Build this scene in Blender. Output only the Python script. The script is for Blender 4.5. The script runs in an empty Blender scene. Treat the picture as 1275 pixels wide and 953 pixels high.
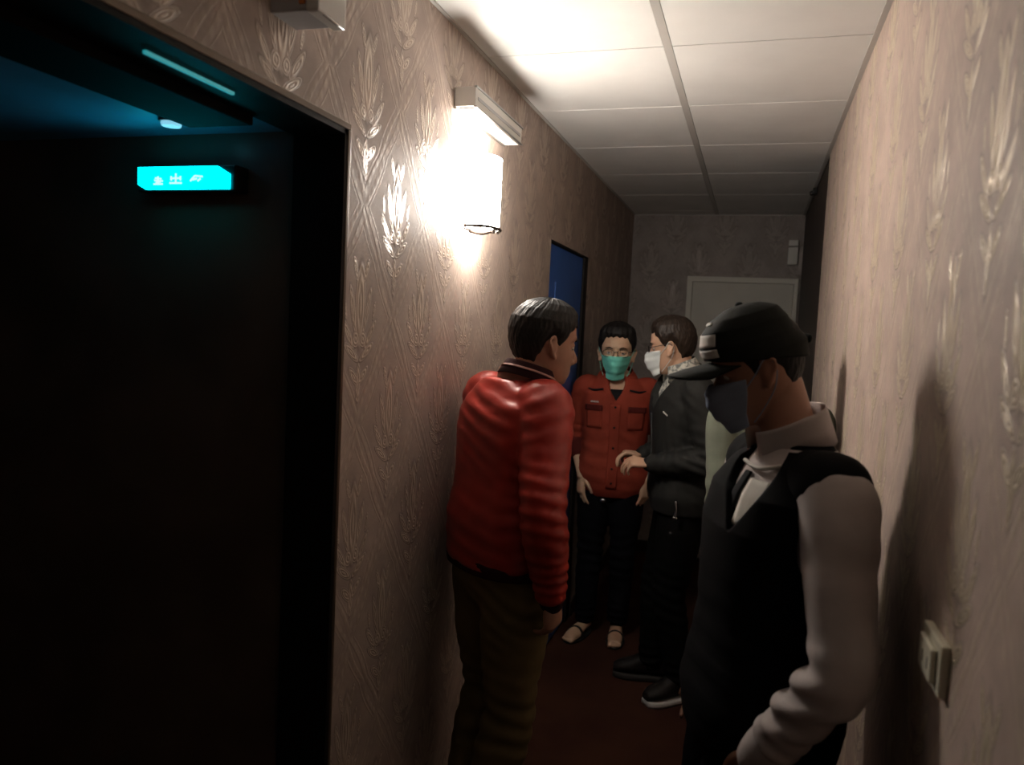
import bpy, bmesh, math, random
import numpy as np
from mathutils import Vector, Matrix
random.seed(7)
COL = bpy.context.scene.collection
PI = math.pi

# ------------------------------------------------------------------ camera model
YAW, PITCH, ROLL, FPX, CAMZ = 0.30028, -0.06972, -0.04894, 960.46, 1.62
def cam_axes():
    cy, sy = math.cos(YAW), math.sin(YAW)
    f = np.array([-sy*math.cos(PITCH), cy*math.cos(PITCH), math.sin(PITCH)])
    r = np.array([cy, sy, 0.0]); d = np.cross(f, r)
    c, s = math.cos(ROLL), math.sin(ROLL)
    return c*r+s*d, -s*r+c*d, f
CR, CD, CF = cam_axes()
def ray(px, py):
    return CR*(px-637.5)/FPX + CD*(py-476.5)/FPX + CF
def at(px, py, Y):
    r = ray(px, py); return r*(Y/r[1]) + np.array([0, 0, CAMZ])

cam_d = bpy.data.cameras.new('camera'); cam = bpy.data.objects.new('camera', cam_d); COL.objects.link(cam)
M = Matrix(((CR[0], -CD[0], -CF[0], 0), (CR[1], -CD[1], -CF[1], 0), (CR[2], -CD[2], -CF[2], CAMZ), (0, 0, 0, 1)))
cam.matrix_world = M
cam_d.sensor_width = 36; cam_d.lens = FPX*36/1275; cam_d.clip_start = 0.02
bpy.context.scene.camera = cam

# ------------------------------------------------------------------ node helpers
class N:
    """arithmetic on shader sockets"""
    def __init__(s, t, k): s.t, s.k = t, k
    def op(s, o, b=None, c=None):
        n = s.t.nodes.new('ShaderNodeMath'); n.operation = o
        for i, v in enumerate((s, b, c)):
            if v is None: continue
            if isinstance(v, N): s.t.links.new(v.k, n.inputs[i])
            else: n.inputs[i].default_value = v
        return N(s.t, n.outputs[0])
    def __add__(s, b): return s.op('ADD', b)
    def __sub__(s, b): return s.op('SUBTRACT', b)
    def __mul__(s, b): return s.op('MULTIPLY', b)
    def __truediv__(s, b): return s.op('DIVIDE', b)
    __radd__ = __add__; __rmul__ = __mul__
    def abs(s): return s.op('ABSOLUTE')
    def sin(s): return s.op('SINE')
    def cos(s): return s.op('COSINE')
    def sqrt(s): return s.op('SQRT')
    def mn(s, b): return s.op('MINIMUM', b)
    def mx(s, b): return s.op('MAXIMUM', b)
    def frac(s): return s.op('FRACT')
    def lt(s, b): return s.op('LESS_THAN', b)
    def step(s, a, b):          # smooth 0..1 from a to b
        n = s.t.nodes.new('ShaderNodeMapRange'); n.interpolation_type = 'SMOOTHSTEP'
        s.t.links.new(s.k, n.inputs[0]); n.inputs[1].default_value = a; n.inputs[2].default_value = b
        return N(s.t, n.outputs[0])
def new_mat(name):
    m = bpy.data.materials.new(name); m.use_nodes = True
    t = m.node_tree; p = t.nodes['Principled BSDF']
    return m, t, p
def mixc(t, f, a, b):
    n = t.nodes.new('ShaderNodeMix'); n.data_type = 'RGBA'
    if isinstance(f, N): t.links.new(f.k, n.inputs[0])
    else: n.inputs[0].default_value = f
    for i, v in ((6, a), (7, b)):
        if isinstance(v, (tuple, list)): n.inputs[i].default_value = (*v, 1)
        else: t.links.new(v, n.inputs[i])
    return n.outputs[2]
def noise(t, scale, detail=3, vec=None, rough=0.5):
    n = t.nodes.new('ShaderNodeTexNoise'); n.inputs['Scale'].default_value = scale
    n.inputs['Detail'].default_value = detail; n.inputs['Roughness'].default_value = rough
    if vec is None:
        g = t.nodes.new('ShaderNodeTexCoord'); vec = g.outputs['Object']
    t.links.new(vec, n.inputs['Vector'])
    return N(t, n.outputs[0])
def bump(t, p, h, strength=0.3, dist=0.01):
    b = t.nodes.new('ShaderNodeBump'); b.inputs['Strength'].default_value = strength; b.inputs['Distance'].default_value = dist
    t.links.new(h.k, b.inputs['Height']); t.links.new(b.outputs[0], p.inputs['Normal'])
def plain(name, col, rough=0.6, metal=0.0, spec=0.5, nz=0.0, nscale=40, bmp=0.0, sheen=0.0):
    m, t, p = new_mat(name)
    p.inputs['Base Color'].default_value = (*col, 1); p.inputs['Roughness'].default_value = rough
    p.inputs['Metallic'].default_value = metal; p.inputs['Specular IOR Level'].default_value = spec
    if sheen: p.inputs['Sheen Weight'].default_value = sheen
    n = noise(t, nscale, 4)
    if nz:
        c = mixc(t, n.step(.3, .7), tuple(c*(1-nz) for c in col), tuple(min(1, c*(1+nz)) for c in col))
        t.links.new(c, p.inputs['Base Color'])
    if bmp: bump(t, p, n, bmp, 0.004)
    return m
def emis(name, col, strength, base=(.8, .8, .8)):
    m, t, p = new_mat(name)
    p.inputs['Base Color'].default_value = (*base, 1)
    p.inputs['Emission Color'].default_value = (*col, 1); p.inputs['Emission Strength'].default_value = strength
    return m

def wallpaper(name, side, base=(.40, .315, .27), fig=(.55, .45, .37)):
    """damask: flame shaped bouquets in a half drop, held in an ogee trellis"""
    m, t, p = new_mat(name)
    g = t.nodes.new('ShaderNodeNewGeometry'); sx = t.nodes.new('ShaderNodeSeparateXYZ')
    t.links.new(g.outputs['Position'], sx.inputs[0])
    X, Y, Z = (N(t, sx.outputs[i]) for i in range(3))
    U = Y if side in 'lr' else X
    u = (U - 2.0)/.345 + 100.5; v = (Z - 1.63)/.53 + 50.5
    ua = u.frac() - .5; va = v.frac() - .5
    ub = (u + .5).frac() - .5; vb = (v + .5).frac() - .5
    aw = ua.abs() + va.abs()
    isA = aw.lt(.5)
    um = ua*isA + ub*(isA*-1 + 1); vm = va*isA + vb*(isA*-1 + 1)
    a = um.abs(); b = vm
    def leaf(cx, cy, la, lb, ang, sharp=1.0):
        c, s = math.cos(ang), math.sin(ang)
        dx = a - cx; dy = (b - cy)*1.53
        e1 = (dx*c + dy*s)/la; e2 = (dy*c - dx*s)/lb
        return (e1*e1 + e2*e2).sqrt()
    parts = [leaf(0, .05, .07, .30, 0), leaf(.10, .03, .035, .17, -.28), leaf(.155, -.08, .032, .13, -.65),
             leaf(.105, -.16, .032, .12, -1.0), leaf(.06, -.27, .035, .10, -.85), leaf(0, -.30, .035, .14, 0),
             leaf(.075, .21, .026, .09, -.35), leaf(.05, -.10, .05, .06, 0), leaf(.2, .03, .018, .07, -.2)]
    d = parts[0]
    for q in parts[1:]: d = d.mn(q)
    motif = d.step(1.05, .85)
    vein = (d*14).sin()*.5 + .5
    # ogee trellis
    s = (a + b.abs()) + (b*2*PI*2).sin().abs()*.025
    tr = ((s - .475).abs()).step(.030, .012); tr2 = ((s - .425).abs()).step(.010, .003)
    lace = tr*((b*70).sin()*(a*60).cos()*.5 + .6)
    n1 = noise(t, 9, 5, g.outputs['Position'], .6); n2 = noise(t, 90, 3, g.outputs['Position'])
    fmask = (motif*(vein*.55 + .45)).mx(lace*.45).mx(tr2*.25)*(n1.step(.25, .6)*.55 + .45)
    c0 = mixc(t, n1.step(.3, .75), tuple(c*.86 for c in base), tuple(c*1.14 for c in base))
    ring = (d.step(1.22, 1.02) - motif).mx(0)
    c1 = mixc(t, fmask, c0, fig)
    c1 = mixc(t, ring*.55, c1, tuple(c*.5 for c in base))
    t.links.new(c1, p.inputs['Base Color'])
    r = fmask*-.28 + .55 + n2*.06
    t.links.new(r.k, p.inputs['Roughness'])
    t.links.new((fmask*.25).k, p.inputs['Metallic'])
    bump(t, p, fmask*.8 + vein*motif*.5 + n1*.2 + n2*.06, .32, .005)
    return m

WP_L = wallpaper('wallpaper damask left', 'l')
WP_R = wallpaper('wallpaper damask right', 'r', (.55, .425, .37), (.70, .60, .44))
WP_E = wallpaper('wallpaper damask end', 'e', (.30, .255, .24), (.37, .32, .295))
def m_ceiling():
    m, t, p = new_mat('ceiling board')
    n = noise(t, 120, 2); n2 = noise(t, 4, 3)
    t.links.new(mixc(t, n2.step(.3, .7), (.74, .735, .71), (.79, .785, .76)), p.inputs['Base Color'])
    p.inputs['Roughness'].default_value = .7; bump(t, p, n, .12, .002); return m
CEIL = m_ceiling()
TBAR = plain('ceiling grid metal', (.50, .48, .45), .5, .1)
CREAM = plain('cream moulding paint', (.50, .45, .38), .45, nz=.05)
def m_carpet():
    m, t, p = new_mat('dark red carpet')
    n = noise(t, 260, 3); n2 = noise(t, 3.5, 4)
    t.links.new(mixc(t, n2.step(.3, .7), (.034, .012, .008), (.052, .020, .012)), p.inputs['Base Color'])
    p.inputs['Roughness'].default_value = .95; p.inputs['Specular IOR Level'].default_value = .1
    bump(t, p, n, .5, .004); return m
CARPET = m_carpet()
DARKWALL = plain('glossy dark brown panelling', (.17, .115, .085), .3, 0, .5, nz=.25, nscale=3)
GLOWCEIL = plain('passage ceiling with glow tint', (.16, .34, .52), .5, nz=.15, nscale=5)  # blue glow of the exit sign put into the base colour
DARKFRAME = plain('near black frame', (.012, .009, .008), .6, 0, .15)
BROWNTRIM = plain('brown metal trim', (.12, .085, .06), .35, .5)
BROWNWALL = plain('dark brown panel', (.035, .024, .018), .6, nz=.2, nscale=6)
BLUE = plain('royal blue door paint', (.030, .11, .40), .5, 0, .4, nz=.1, nscale=3)
GREYDOOR = plain('pale grey door paint', (.58, .56, .50), .5, nz=.05, nscale=4)
GREYFRAME = plain('pale door frame paint', (.66, .64, .58), .5)
STEEL = plain('brushed steel', (.5, .5, .5), .3, 1.0)
WHITEP = plain('white plastic', (.72, .70, .66), .35)
GREYP = plain('grey plastic', (.42, .42, .43), .4)
ORANGE = plain('orange plastic', (.65, .22, .05), .4)
BLACKP = plain('black plastic', (.012, .012, .012), .35)
IVORY = plain('ivory plastic', (.75, .70, .56), .35)

# ------------------------------------------------------------------ mesh helpers
def link(name, me, mat, parent=None):
    o = bpy.data.objects.new(name, me); COL.objects.link(o)
    if mat: me.materials.append(mat)
    if parent is not None:
        o.parent = parent
        o.matrix_parent_inverse = Matrix.Translation(-Vector(parent.location))
    return o
def smooth(me): me.polygons.foreach_set('use_smooth', [True]*len(me.polygons))
def tag(o, label, cat, group=None):
    o['label'] = label; o['category'] = cat
    if group: o['group'] = group
    return o
def empty(name, loc, label, cat, group=None):
    o = bpy.data.objects.new(name, None); COL.objects.link(o); o.location = loc; o.empty_display_size = .1
    return tag(o, label, cat, group)
def struct(o): o['kind'] = 'structure'; return o
def bm_box(bm, lo, hi, bev=0.0):
    r = bmesh.ops.create_cube(bm, size=1); vs = r['verts']
    for v in vs:
        v.co = Vector([(lo[i]+hi[i])/2 + v.co[i]*(hi[i]-lo[i]) for i in range(3)])
    if bev:
        es = list({e for v in vs for e in v.link_edges})
        bmesh.ops.bevel(bm, geom=es, offset=bev, segments=2, affect='EDGES', profile=.6)
def box(name, lo, hi, mat, parent=None, bev=0.0):
    bm = bmesh.new(); bm_box(bm, lo, hi, bev); return from_bm(name, bm, mat, parent)
def from_bm(name, bm, mat, parent=None, sm=False):
    me = bpy.data.meshes.new(name); bm.normal_update(); bm.to_mesh(me); bm.free()
    if sm: smooth(me)
    return link(name, me, mat, parent)

def lin(a, b, t): return a + (b-a)*t
def nrm(v): v = np.asarray(v, float); return v/(np.linalg.norm(v) + 1e-12)
def A(*v): return np.array(v, float)
def catmull(P, n):
    """resample control rows P (k,d) to about n rows through every one"""
    P = np.asarray(P, float); k = len(P)
    Q = np.vstack([2*P[0]-P[1], P, 2*P[-1]-P[-2]])
    out = []
    for i in range(k-1):
        for j in range(n):
            t = j/n; a, b, c, d = Q[i], Q[i+1], Q[i+2], Q[i+3]
            out.append(.5*((2*b) + (c-a)*t + (2*a-5*b+4*c-d)*t*t + (3*b-a-3*c+d)*t**3))
    out.append(P[-1]); return np.array(out)
def rings_mesh(rings):
    """(V,F) closed skin over a list of equally long rings, capped by fans"""
    m = len(rings[0]); V = [np.asarray(r) for r in rings]
    V = np.vstack(V + [rings[0].mean(0)[None], rings[-1].mean(0)[None]])
    F = []
    n = len(rings)
    for i in range(n-1):
        for j in range(m):
            j2 = (j+1) % m
            F.append((i*m+j, i*m+j2, (i+1)*m+j2, (i+1)*m+j))
    c0, c1 = n*m, n*m+1
    for j in range(m):
        j2 = (j+1) % m
        F.append((c0, j2, j)); F.append((c1, (n-1)*m+j, (n-1)*m+j2))
    return V, F
def tube(P, R, ref=None, seg=20, sub=6, round_ends=True, ratio=1.0):
    """tapered tube through points P with radii R; ref gives the wide axis, ratio narrows the other"""
    ctl = np.hstack([np.asarray(P, float), np.asarray(R, float).reshape(len(P), 1)])
    C = catmull(ctl, sub)
    pts, rad = C[:, :3], np.maximum(C[:, 3], .0008)
    T = np.gradient(pts, axis=0); T /= (np.linalg.norm(T, axis=1)[:, None]+1e-12)
    if ref is None: ref = A(0, 0, 1) if abs(T[0][2]) < .8 else A(1, 0, 0)
    rings = []; s = nrm(np.cross(T[0], np.cross(ref, T[0])))
    ang = np.linspace(0, 2*PI, seg, endpoint=False)
    def ring(p, r, t, s):
        w = np.cross(t, s)
        return p + r*(np.cos(ang)[:, None]*s + ratio*np.sin(ang)[:, None]*w)
    for i in range(len(pts)):
        s = nrm(s - T[i]*np.dot(s, T[i]))
        if i == 0 and round_ends:
            for a in (1.5, 1.2, .8, .4):
                rings.append(ring(pts[0] - T[0]*rad[0]*math.sin(a)*ratio, rad[0]*math.cos(a), T[0], s))
        rings.append(ring(pts[i], rad[i], T[i], s))
        if i == len(pts)-1 and round_ends:
            for a in (.4, .8, 1.2, 1.5):
                rings.append(ring(pts[i] + T[i]*rad[i]*math.sin(a)*ratio, rad[i]*math.cos(a), T[i], s))
    return rings_mesh(rings)
def ball(c, r, ax=None, n=14):
    """ellipsoid; r scalar or 3 radii, ax 3x3 rows"""
    r = np.ones(3)*r if np.isscalar(r) else np.asarray(r, float)
    ax = np.eye(3) if ax is None else np.asarray(ax, float)
    rings = []
    for th in np.linspace(.04, PI-.04, n):
        a = np.linspace(0, 2*PI, n*2, endpoint=False)
        q = np.stack([np.sin(th)*np.cos(a)*r[0], np.sin(th)*np.sin(a)*r[1], np.full_like(a, np.cos(th))*r[2]], 1)
        rings.append(np.asarray(c) + q@ax)
    return rings_mesh(rings)
def to_me(name, VF):
    V, F = VF; me = bpy.data.meshes.new(name); me.from_pydata([tuple(v) for v in V], [], F); me.update(); return me
def merge(L):
    V, F, o = [], [], 0
    for v, f in L:
        V.append(v); F += [tuple(i+o for i in q) for q in f]; o += len(v)
    return np.vstack(V), F
def fuse(name, L, voxel, iters=3):
    """one continuous skin around overlapping solids"""
    me = to_me(name+'_raw', merge(L))
    bm = bmesh.new(); bm.from_mesh(me); bmesh.ops.recalc_face_normals(bm, faces=bm.faces); bm.to_mesh(me); bm.free()
    o = bpy.data.objects.new('tmp', me); COL.objects.link(o)
    r = o.modifiers.new('r', 'REMESH'); r.mode = 'VOXEL'; r.voxel_size = voxel; r.adaptivity = 0
    s = o.modifiers.new('s', 'SMOOTH'); s.factor = .5; s.iterations = iters
    dg = bpy.context.evaluated_depsgraph_get(); dg.update()
    out = bpy.data.meshes.new_from_object(o.evaluated_get(dg)); out.name = name
    bpy.data.objects.remove(o); bpy.data.meshes.remove(me); smooth(out)
    return out
def displace(me, fn):
    n = len(me.vertices); co = np.empty(n*3); me.vertices.foreach_get('co', co); co = co.reshape(-1, 3)
    no = np.empty(n*3); me.vertex_normals.foreach_get('vector', no) if hasattr(me, 'vertex_normals') else me.vertices.foreach_get('normal', no)
    no = no.reshape(-1, 3)
    co = co + no*fn(co)[:, None]
    me.vertices.foreach_set('co', co.ravel()); me.update()
def folds(specs, base=.0025, seed=0):
    """cloth relief: soft wandering waves everywhere, and ridges across an axis near chosen points"""
    rs = np.random.RandomState(seed)
    W = [(rs.randn(3)*f, rs.rand()*6.28, a) for f, a in ((9, 1), (14, .8), (22, .5), (30, .35), (46, .2)) for _ in range(3)]
    def fn(co):
        w1 = sum(a*np.sin(co@k + p + 1.3*np.sin(co@np.roll(k, 1)*.7 + p)) for k, p, a in W)/3.0
        d = base*w1
        for c, ax, rad, amp, wl in specs:
            q = co - np.asarray(c); ax = nrm(ax); h = q@ax
            g = np.exp(-(q*q).sum(1)/rad**2)
            ph = 2*PI*h/wl + 1.6*np.sin(co@A(17, 11, 6) + wl*50) + .8*w1
            d = d + amp*g*(np.sign(np.sin(ph))*np.abs(np.sin(ph))**.7)
        return d
    return fn

# ------------------------------------------------------------------ the corridor
XL, XR, ZC, YE, YB = -.90, .28, 2.50, 5.74, -1.7
PZ, PY0, PY1, PX = 2.045, .30, 1.56, -3.2          # side passage: height, near side, far side, depth
struct(box('floor', (PX-.1, YB-.1, -.1), (XR+.12, YE+.12, 0), CARPET))
# left wall is one mesh: pieces around the passage opening and the blue door
BD0, BD1, BDZ = 3.40, 4.20, 2.03
bm = bmesh.new()
for lo, hi in (((XL-.12, YB, 0), (XL, PY0, ZC)), ((XL-.12, PY0, PZ), (XL, PY1, ZC)), ((XL-.12, PY1, 0), (XL, BD0, ZC)),
               ((XL-.12, BD0, BDZ), (XL, BD1, ZC)), ((XL-.12, BD1, 0), (XL, YE, ZC))):
    bm_box(bm, lo, hi)
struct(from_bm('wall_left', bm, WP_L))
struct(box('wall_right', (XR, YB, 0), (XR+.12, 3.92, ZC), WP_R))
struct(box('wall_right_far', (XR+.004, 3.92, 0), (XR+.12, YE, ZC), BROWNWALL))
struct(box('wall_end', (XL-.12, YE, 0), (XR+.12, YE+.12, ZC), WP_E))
struct(box('wall_back', (XL-.12, YB-.12, 0), (XR+.12, YB, ZC), WP_E))
# ceiling: slab with tiles proud of the seams
bm = bmesh.new(); bm_box(bm, (XL-.12, YB-.12, ZC+.012), (XR+.12, YE+.12, ZC+.12))
xm = -.31; ys = [2.436 + .627*k for k in range(-8, 8)]
for i in range(len(ys)-1):
    y0, y1 = max(ys[i], YB)+.003, min(ys[i+1], YE)-.003
    if y1 <= y0: continue
    for x0, x1 in ((XL, xm-.012), (xm+.012, XR)):
        bm_box(bm, (x0+.001, y0, ZC), (x1-.001, y1, ZC+.013), .002)
struct(from_bm('ceiling', bm, CEIL))
struct(box('trim_1', (xm-.0125, YB, ZC-.001), (xm+.0125, YE, ZC+.012), TBAR))
bm = bmesh.new()       # wall angle of the ceiling grid
bm_box(bm, (XR-.016, YB, ZC-.004), (XR, YE, ZC)); bm_box(bm, (XL, YB, ZC-.004), (XL+.012, YE, ZC)); bm_box(bm, (XL, YE-.012, ZC-.004), (XR, YE, ZC))
struct(from_bm('trim_2', bm, TBAR))
# side passage
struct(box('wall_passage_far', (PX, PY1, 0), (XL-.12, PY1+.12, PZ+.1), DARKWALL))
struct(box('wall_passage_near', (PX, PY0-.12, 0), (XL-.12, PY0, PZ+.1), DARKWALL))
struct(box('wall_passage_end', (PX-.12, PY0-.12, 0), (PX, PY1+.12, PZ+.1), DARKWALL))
struct(box('ceiling_passage', (PX, PY0, PZ), (XL-.12, PY1, PZ+.1), GLOWCEIL))
# lining of the opening: near-black reveal with a thin brown edge
bm = bmesh.new()
bm_box(bm, (XL-.125, PY0, PZ-.012), (XL+.006, PY1, PZ)); bm_box(bm, (XL-.125, PY1-.012, 0), (XL+.006, PY1, PZ)); bm_box(bm, (XL-.125, PY0, 0), (XL+.006, PY0+.012, PZ))
struct(from_bm('trim_3', bm, DARKFRAME))
bm = bmesh.new()
bm_box(bm, (XL, PY0, PZ), (XL+.008, PY1+.012, PZ+.014), .002); bm_box(bm, (XL, PY1, 0), (XL+.008, PY1+.012, PZ), .002)
struct(from_bm('trim_4', bm, BROWNTRIM))

# blue door, its dark frame on the far side
door = struct(box('door_1', (XL-.05, BD0+.002, .012), (XL-.008, BD1-.085, BDZ-.014), BLUE, bev=.003))
bm = bmesh.new()
bm_box(bm, (XL-.12, BD1-.08, 0), (XL+.004, BD1, BDZ), .003); bm_box(bm, (XL-.12, BD0, BDZ-.012), (XL+.004, BD1, BDZ), .003)
from_bm('door_frame', bm, DARKFRAME, door)
bm = bmesh.new()
for z0, z1 in ((.18, .9), (1.05, 1.85)):
    bm_box(bm, (XL-.012, BD0+.14, z0), (XL-.004, BD1-.22, z1), .003)
from_bm('door_panel', bm, BLUE, door)
hv = merge([tube([A(XL-.03, BD0+.07, 1.0), A(XL+.022, BD0+.07, 1.0)], [.009, .009], sub=2, seg=12), tube([A(XL+.02, BD0+.068, 1.0), A(XL+.022, BD0+.18, 1.0)], [.009, .008], sub=3, seg=12), ball(A(XL-.028, BD0+.07, 1.0), A(.006, .025, .025))])
o = link('door_handle', to_me('door_handle', hv), STEEL, door); smooth(o.data)

# pale door in the end wall
ED0, ED1, EDZ = -.485, XR-.012, 2.06
door = struct(box('door_2', (ED0+.04, YE-.022, .01), (ED1-.03, YE, EDZ-.04), GREYDOOR, bev=.003))
bm = bmesh.new()
bm_box(bm, (ED0, YE-.035, 0), (ED0+.038, YE, EDZ), .004); bm_box(bm, (ED1-.028, YE-.035, 0), (ED1, YE, EDZ), .004); bm_box(bm, (ED0, YE-.036, EDZ-.038), (ED1, YE, EDZ), .004)
from_bm('door_frame', bm, GREYFRAME, door)
hv = merge([ball(A(ED0+.10, YE-.026, 1.0), A(.028, .006, .028)), tube([A(ED0+.10, YE-.022, 1.0), A(ED0+.10, YE-.075, 1.0)], [.009, .009], sub=2, seg=12), tube([A(ED0+.10, YE-.073, 1.0), A(ED0+.21, YE-.073, 1.0)], [.009, .008], sub=3, seg=12)])
o = link('door_handle', to_me('door_handle', hv), STEEL, door); smooth(o.data)

# skirting
sk = plain('dark skirting board', (.03, .02, .015), .4)
for nm, lo, hi in (('baseboard_left', (XL, PY1+.012, 0), (XL+.012, BD0, .09)), ('baseboard_left_far', (XL, BD1, 0), (XL+.012, YE, .09)),
                   ('baseboard_right', (XR-.012, YB, 0), (XR, YE, .09)), ('baseboard_end', (XL+.012, YE-.012, 0), (ED0, YE, .09))):
    struct(box(nm, lo, hi, sk, bev=.002))

# ------------------------------------------------------------------ fixtures
# half-round glass wall sconce
SY, SZ0, SZ1, SR = 2.345, 1.935, 2.155, .078
sc = empty('wall_sconce', (XL, SY, SZ0), 'glowing white half-round glass wall light between the dark opening and blue door', 'wall light')
SHADE = emis('glowing opal glass', (1, .93, .84), 84, (.9, .88, .85))
def half_shell(r, z0, z1, th, x0, dep=1.0, flat=.35):
    ang = np.linspace(-PI/2, PI/2, 25); rings = []
    for z, k in ((z0, .93), (z0+.012, 1.0), (lin(z0, z1, .5), 1.0), (z1, 1.0)):
        o_ = [A(x0 + dep*r*k*np.cos(a)**.6, SY + r*k*np.sin(a), z) for a in ang]
        i_ = [A(x0 + dep*(r-th)*k*np.cos(a)**.6, SY + (r-th)*k*np.sin(a), z) for a in ang[::-1]]
        rings.append(np.array(o_ + i_))
    V = np.vstack(rings); F = []; m = len(rings[0])
    for i in range(3):
        for j in range(m): F.append((i*m+j, i*m+(j+1) % m, (i+1)*m+(j+1) % m, (i+1)*m+j))
    F.append(tuple(range(m))[::-1]); F.append(tuple(3*m+j for j in range(m)))
    return V, F
me = to_me('lamp_shade', half_shell(SR, SZ0, SZ1, .005, XL+.022)); link('lamp_shade', me, SHADE, sc)
box('back_plate', (XL, SY-.05, SZ0-.005), (XL+.012, SY+.05, SZ1-.02), STEEL, sc, .003)
ang = np.linspace(-PI/2, PI/2, 20)
br = tube([A(XL+.022 + (SR+.004)*math.cos(a)**.6, SY+(SR+.004)*math.sin(a), SZ0-.002) for a in ang], [.0045]*20, ref=A(0, 0, 1), sub=1, seg=8)
br2 = tube([A(XL+.01, SY, SZ0-.01), A(XL+.05, SY, SZ0-.016), A(XL+.098, SY, SZ0-.004)], [.006, .006, .004], seg=10)
o = link('bracket', to_me('bracket', merge([br, br2])), plain('dark bronze', (.03, .022, .018), .35, .7), sc); smooth(o.data)
for q in (-.02, .02):
    o = link('finial', to_me('finial', ball(A(XL+.022+SR*.93, SY+q, SZ0-.008), .008, n=8)), STEEL, sc); smooth(o.data)
bl = ball(A(XL+.055, SY, SZ0+.045), A(.022, .022, .035), n=10)
o = link('bulb', to_me('bulb', bl), emis('lamp bulb', (1, .93, .84), 60), sc); smooth(o.data)

# added unseen twin on the opposite wall for fill, behind the viewer's position
sc2 = sc.copy(); COL.objects.link(sc2); sc2.location = (XR, SY-3.1, SZ0); sc2.rotation_euler = (0, 0, PI); sc2['label'] = 'added unseen fill lamp, a dimmer half-round sconce on the right wall behind the viewer'
SH2 = emis('fill lamp opal glass', (1, .91, .80), 26, (.9, .88, .85))
for ch_ in list(sc.children):
    c_ = ch_.copy(); COL.objects.link(c_); c_.parent = sc2
    if ch_.name.startswith(('lamp_shade', 'bulb')): c_.data = ch_.data.copy(); c_.data.materials[0] = SH2

# slim box above the sconce
EB0, EB1, EBZ = 2.185, 2.66, 2.266
eb = empty('emergency_light_box', (XL, (EB0+EB1)/2, EBZ), 'slim white rectangular box fixed on the left wall just above the glowing sconce', 'light box')
box('housing', (XL, EB0, EBZ+.006), (XL+.068, EB1, EBZ+.064), WHITEP, eb, .004)
bm = bmesh.new()
for z in (EBZ, EBZ+.058): bm_box(bm, (XL+.062, EB0, z+.002), (XL+.072, EB1+.004, z+.008), .001)
bm_box(bm, (XL, EB0, EBZ), (XL+.008, EB1, EBZ+.007), .001)
from_bm('trim_rail', bm, STEEL, eb)
bm = bmesh.new(); bm_box(bm, (XL+.012, EB0+.012, EBZ+.001), (XL+.060, EB1-.012, EBZ+.007), .002)
from_bm('diffuser', bm, plain('clear ribbed diffuser', (.85, .84, .8), .15), eb)
box('side_band', (XL+.066, EB0+.02, EBZ+.028), (XL+.0695, EB1-.02, EBZ+.038), GREYP, eb, .001)

# white unit above the dark opening
tb = empty('emergency_lamp_unit', (XL, 1.32, 2.185), 'white and grey wall unit with orange indicator above the dark opening', 'emergency lamp')
box('housing', (XL-.002, 1.272, 2.185), (XL+.078, 1.36, 2.33), GREYP, tb, .004)
box('front_cover', (XL+.0785, 1.266, 2.180), (XL+.105, 1.366, 2.335), WHITEP, tb, .005)
box('indicator', (XL+.062, 1.268, 2.196), (XL+.074, 1.273, 2.245), ORANGE, tb, .001)
ch = tube([A(XL+.102, 1.29, 2.182), A(XL+.107, 1.325, 2.178), A(XL+.102, 1.36, 2.182)], [.003]*3, seg=8)
o = link('chrome_clip', to_me('chrome_clip', ch), STEEL, tb); smooth(o.data)

# exit sign on the passage's far wall
sg = empty('exit_sign', (-1.30, PY1, 1.905), 'small glowing cyan exit sign box on the dark passage wall', 'sign')
box('sign_housing', (-1.424, PY1-.05, 1.902), (-1.150, PY1, 1.962), BLACKP, sg, .004)
bm = bmesh.new()
f = [(-1.419, 1.918), (-1.396, 1.906), (-1.163, 1.906), (-1.163, 1.940), (-1.196, 1.958), (-1.419, 1.958)]
vs = [bm.verts.new((x, PY1-.056, z)) for x, z in f]; fc = bm.faces.new(vs)
ex = bmesh.ops.extrude_face_region(bm, geom=[fc]); bmesh.ops.translate(bm, verts=[v for v in ex['geom'] if isinstance(v, bmesh.types.BMVert)], vec=(0, .008, 0))
bmesh.ops.recalc_face_normals(bm, faces=bm.faces)
from_bm('lit_panel', bm, emis('cyan lit panel', (0, .66, .84), 6.0, (0, .1, .1)), sg)
GLYPH = emis('pale cyan lettering', (.45, 1, .9), 1.3, (.1, .3, .3)); X0 = -1.372                       # pale strokes of the three unreadable characters
def stroke(x0, z0, x1, z1, w=.004):
    d = Vector((x1-x0, 0, z1-z0)); n_ = Vector((-d.z, 0, d.x)).normalized()*w/2
    q = [Vector((x0, PY1-.0575, z0))+n_, Vector((x0, PY1-.0575, z0))-n_, Vector((x1, PY1-.0575, z1))-n_, Vector((x1, PY1-.0575, z1))+n_]
    a = [bm.verts.new(v) for v in q]; b = [bm.verts.new(v+Vector((0, .002, 0))) for v in q]
    bm.faces.new(a); bm.faces.new(b[::-1])
    for i in range(4): bm.faces.new((a[i], b[i], b[(i+1) % 4], a[(i+1) % 4]))
for dx, S in ((0, [(0, 0, .026, 0), (.004, .014, .022, .012), (.012, .018, .013, 0), (.002, .009, .026, .007), (.006, .004, .020, .005)]),
              (.046, [(0, .002, .034, .002), (.017, .024, .017, .002), (.004, .008, .004, .018), (.030, .008, .030, .018), (.004, .013, .030, .013)]),
              (.104, [(0, .006, .012, .018), (.012, .018, .034, .016), (.006, .009, .018, .012), (.020, .006, .028, .012)])):
    bm = bmesh.new()
    for a, b_, c, d in S: stroke(X0+dx+a, 1.918+b_, X0+dx+c, 1.918+d)
    bmesh.ops.recalc_face_normals(bm, faces=bm.faces)
    from_bm('sign_character', bm, GLYPH, sg)

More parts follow.
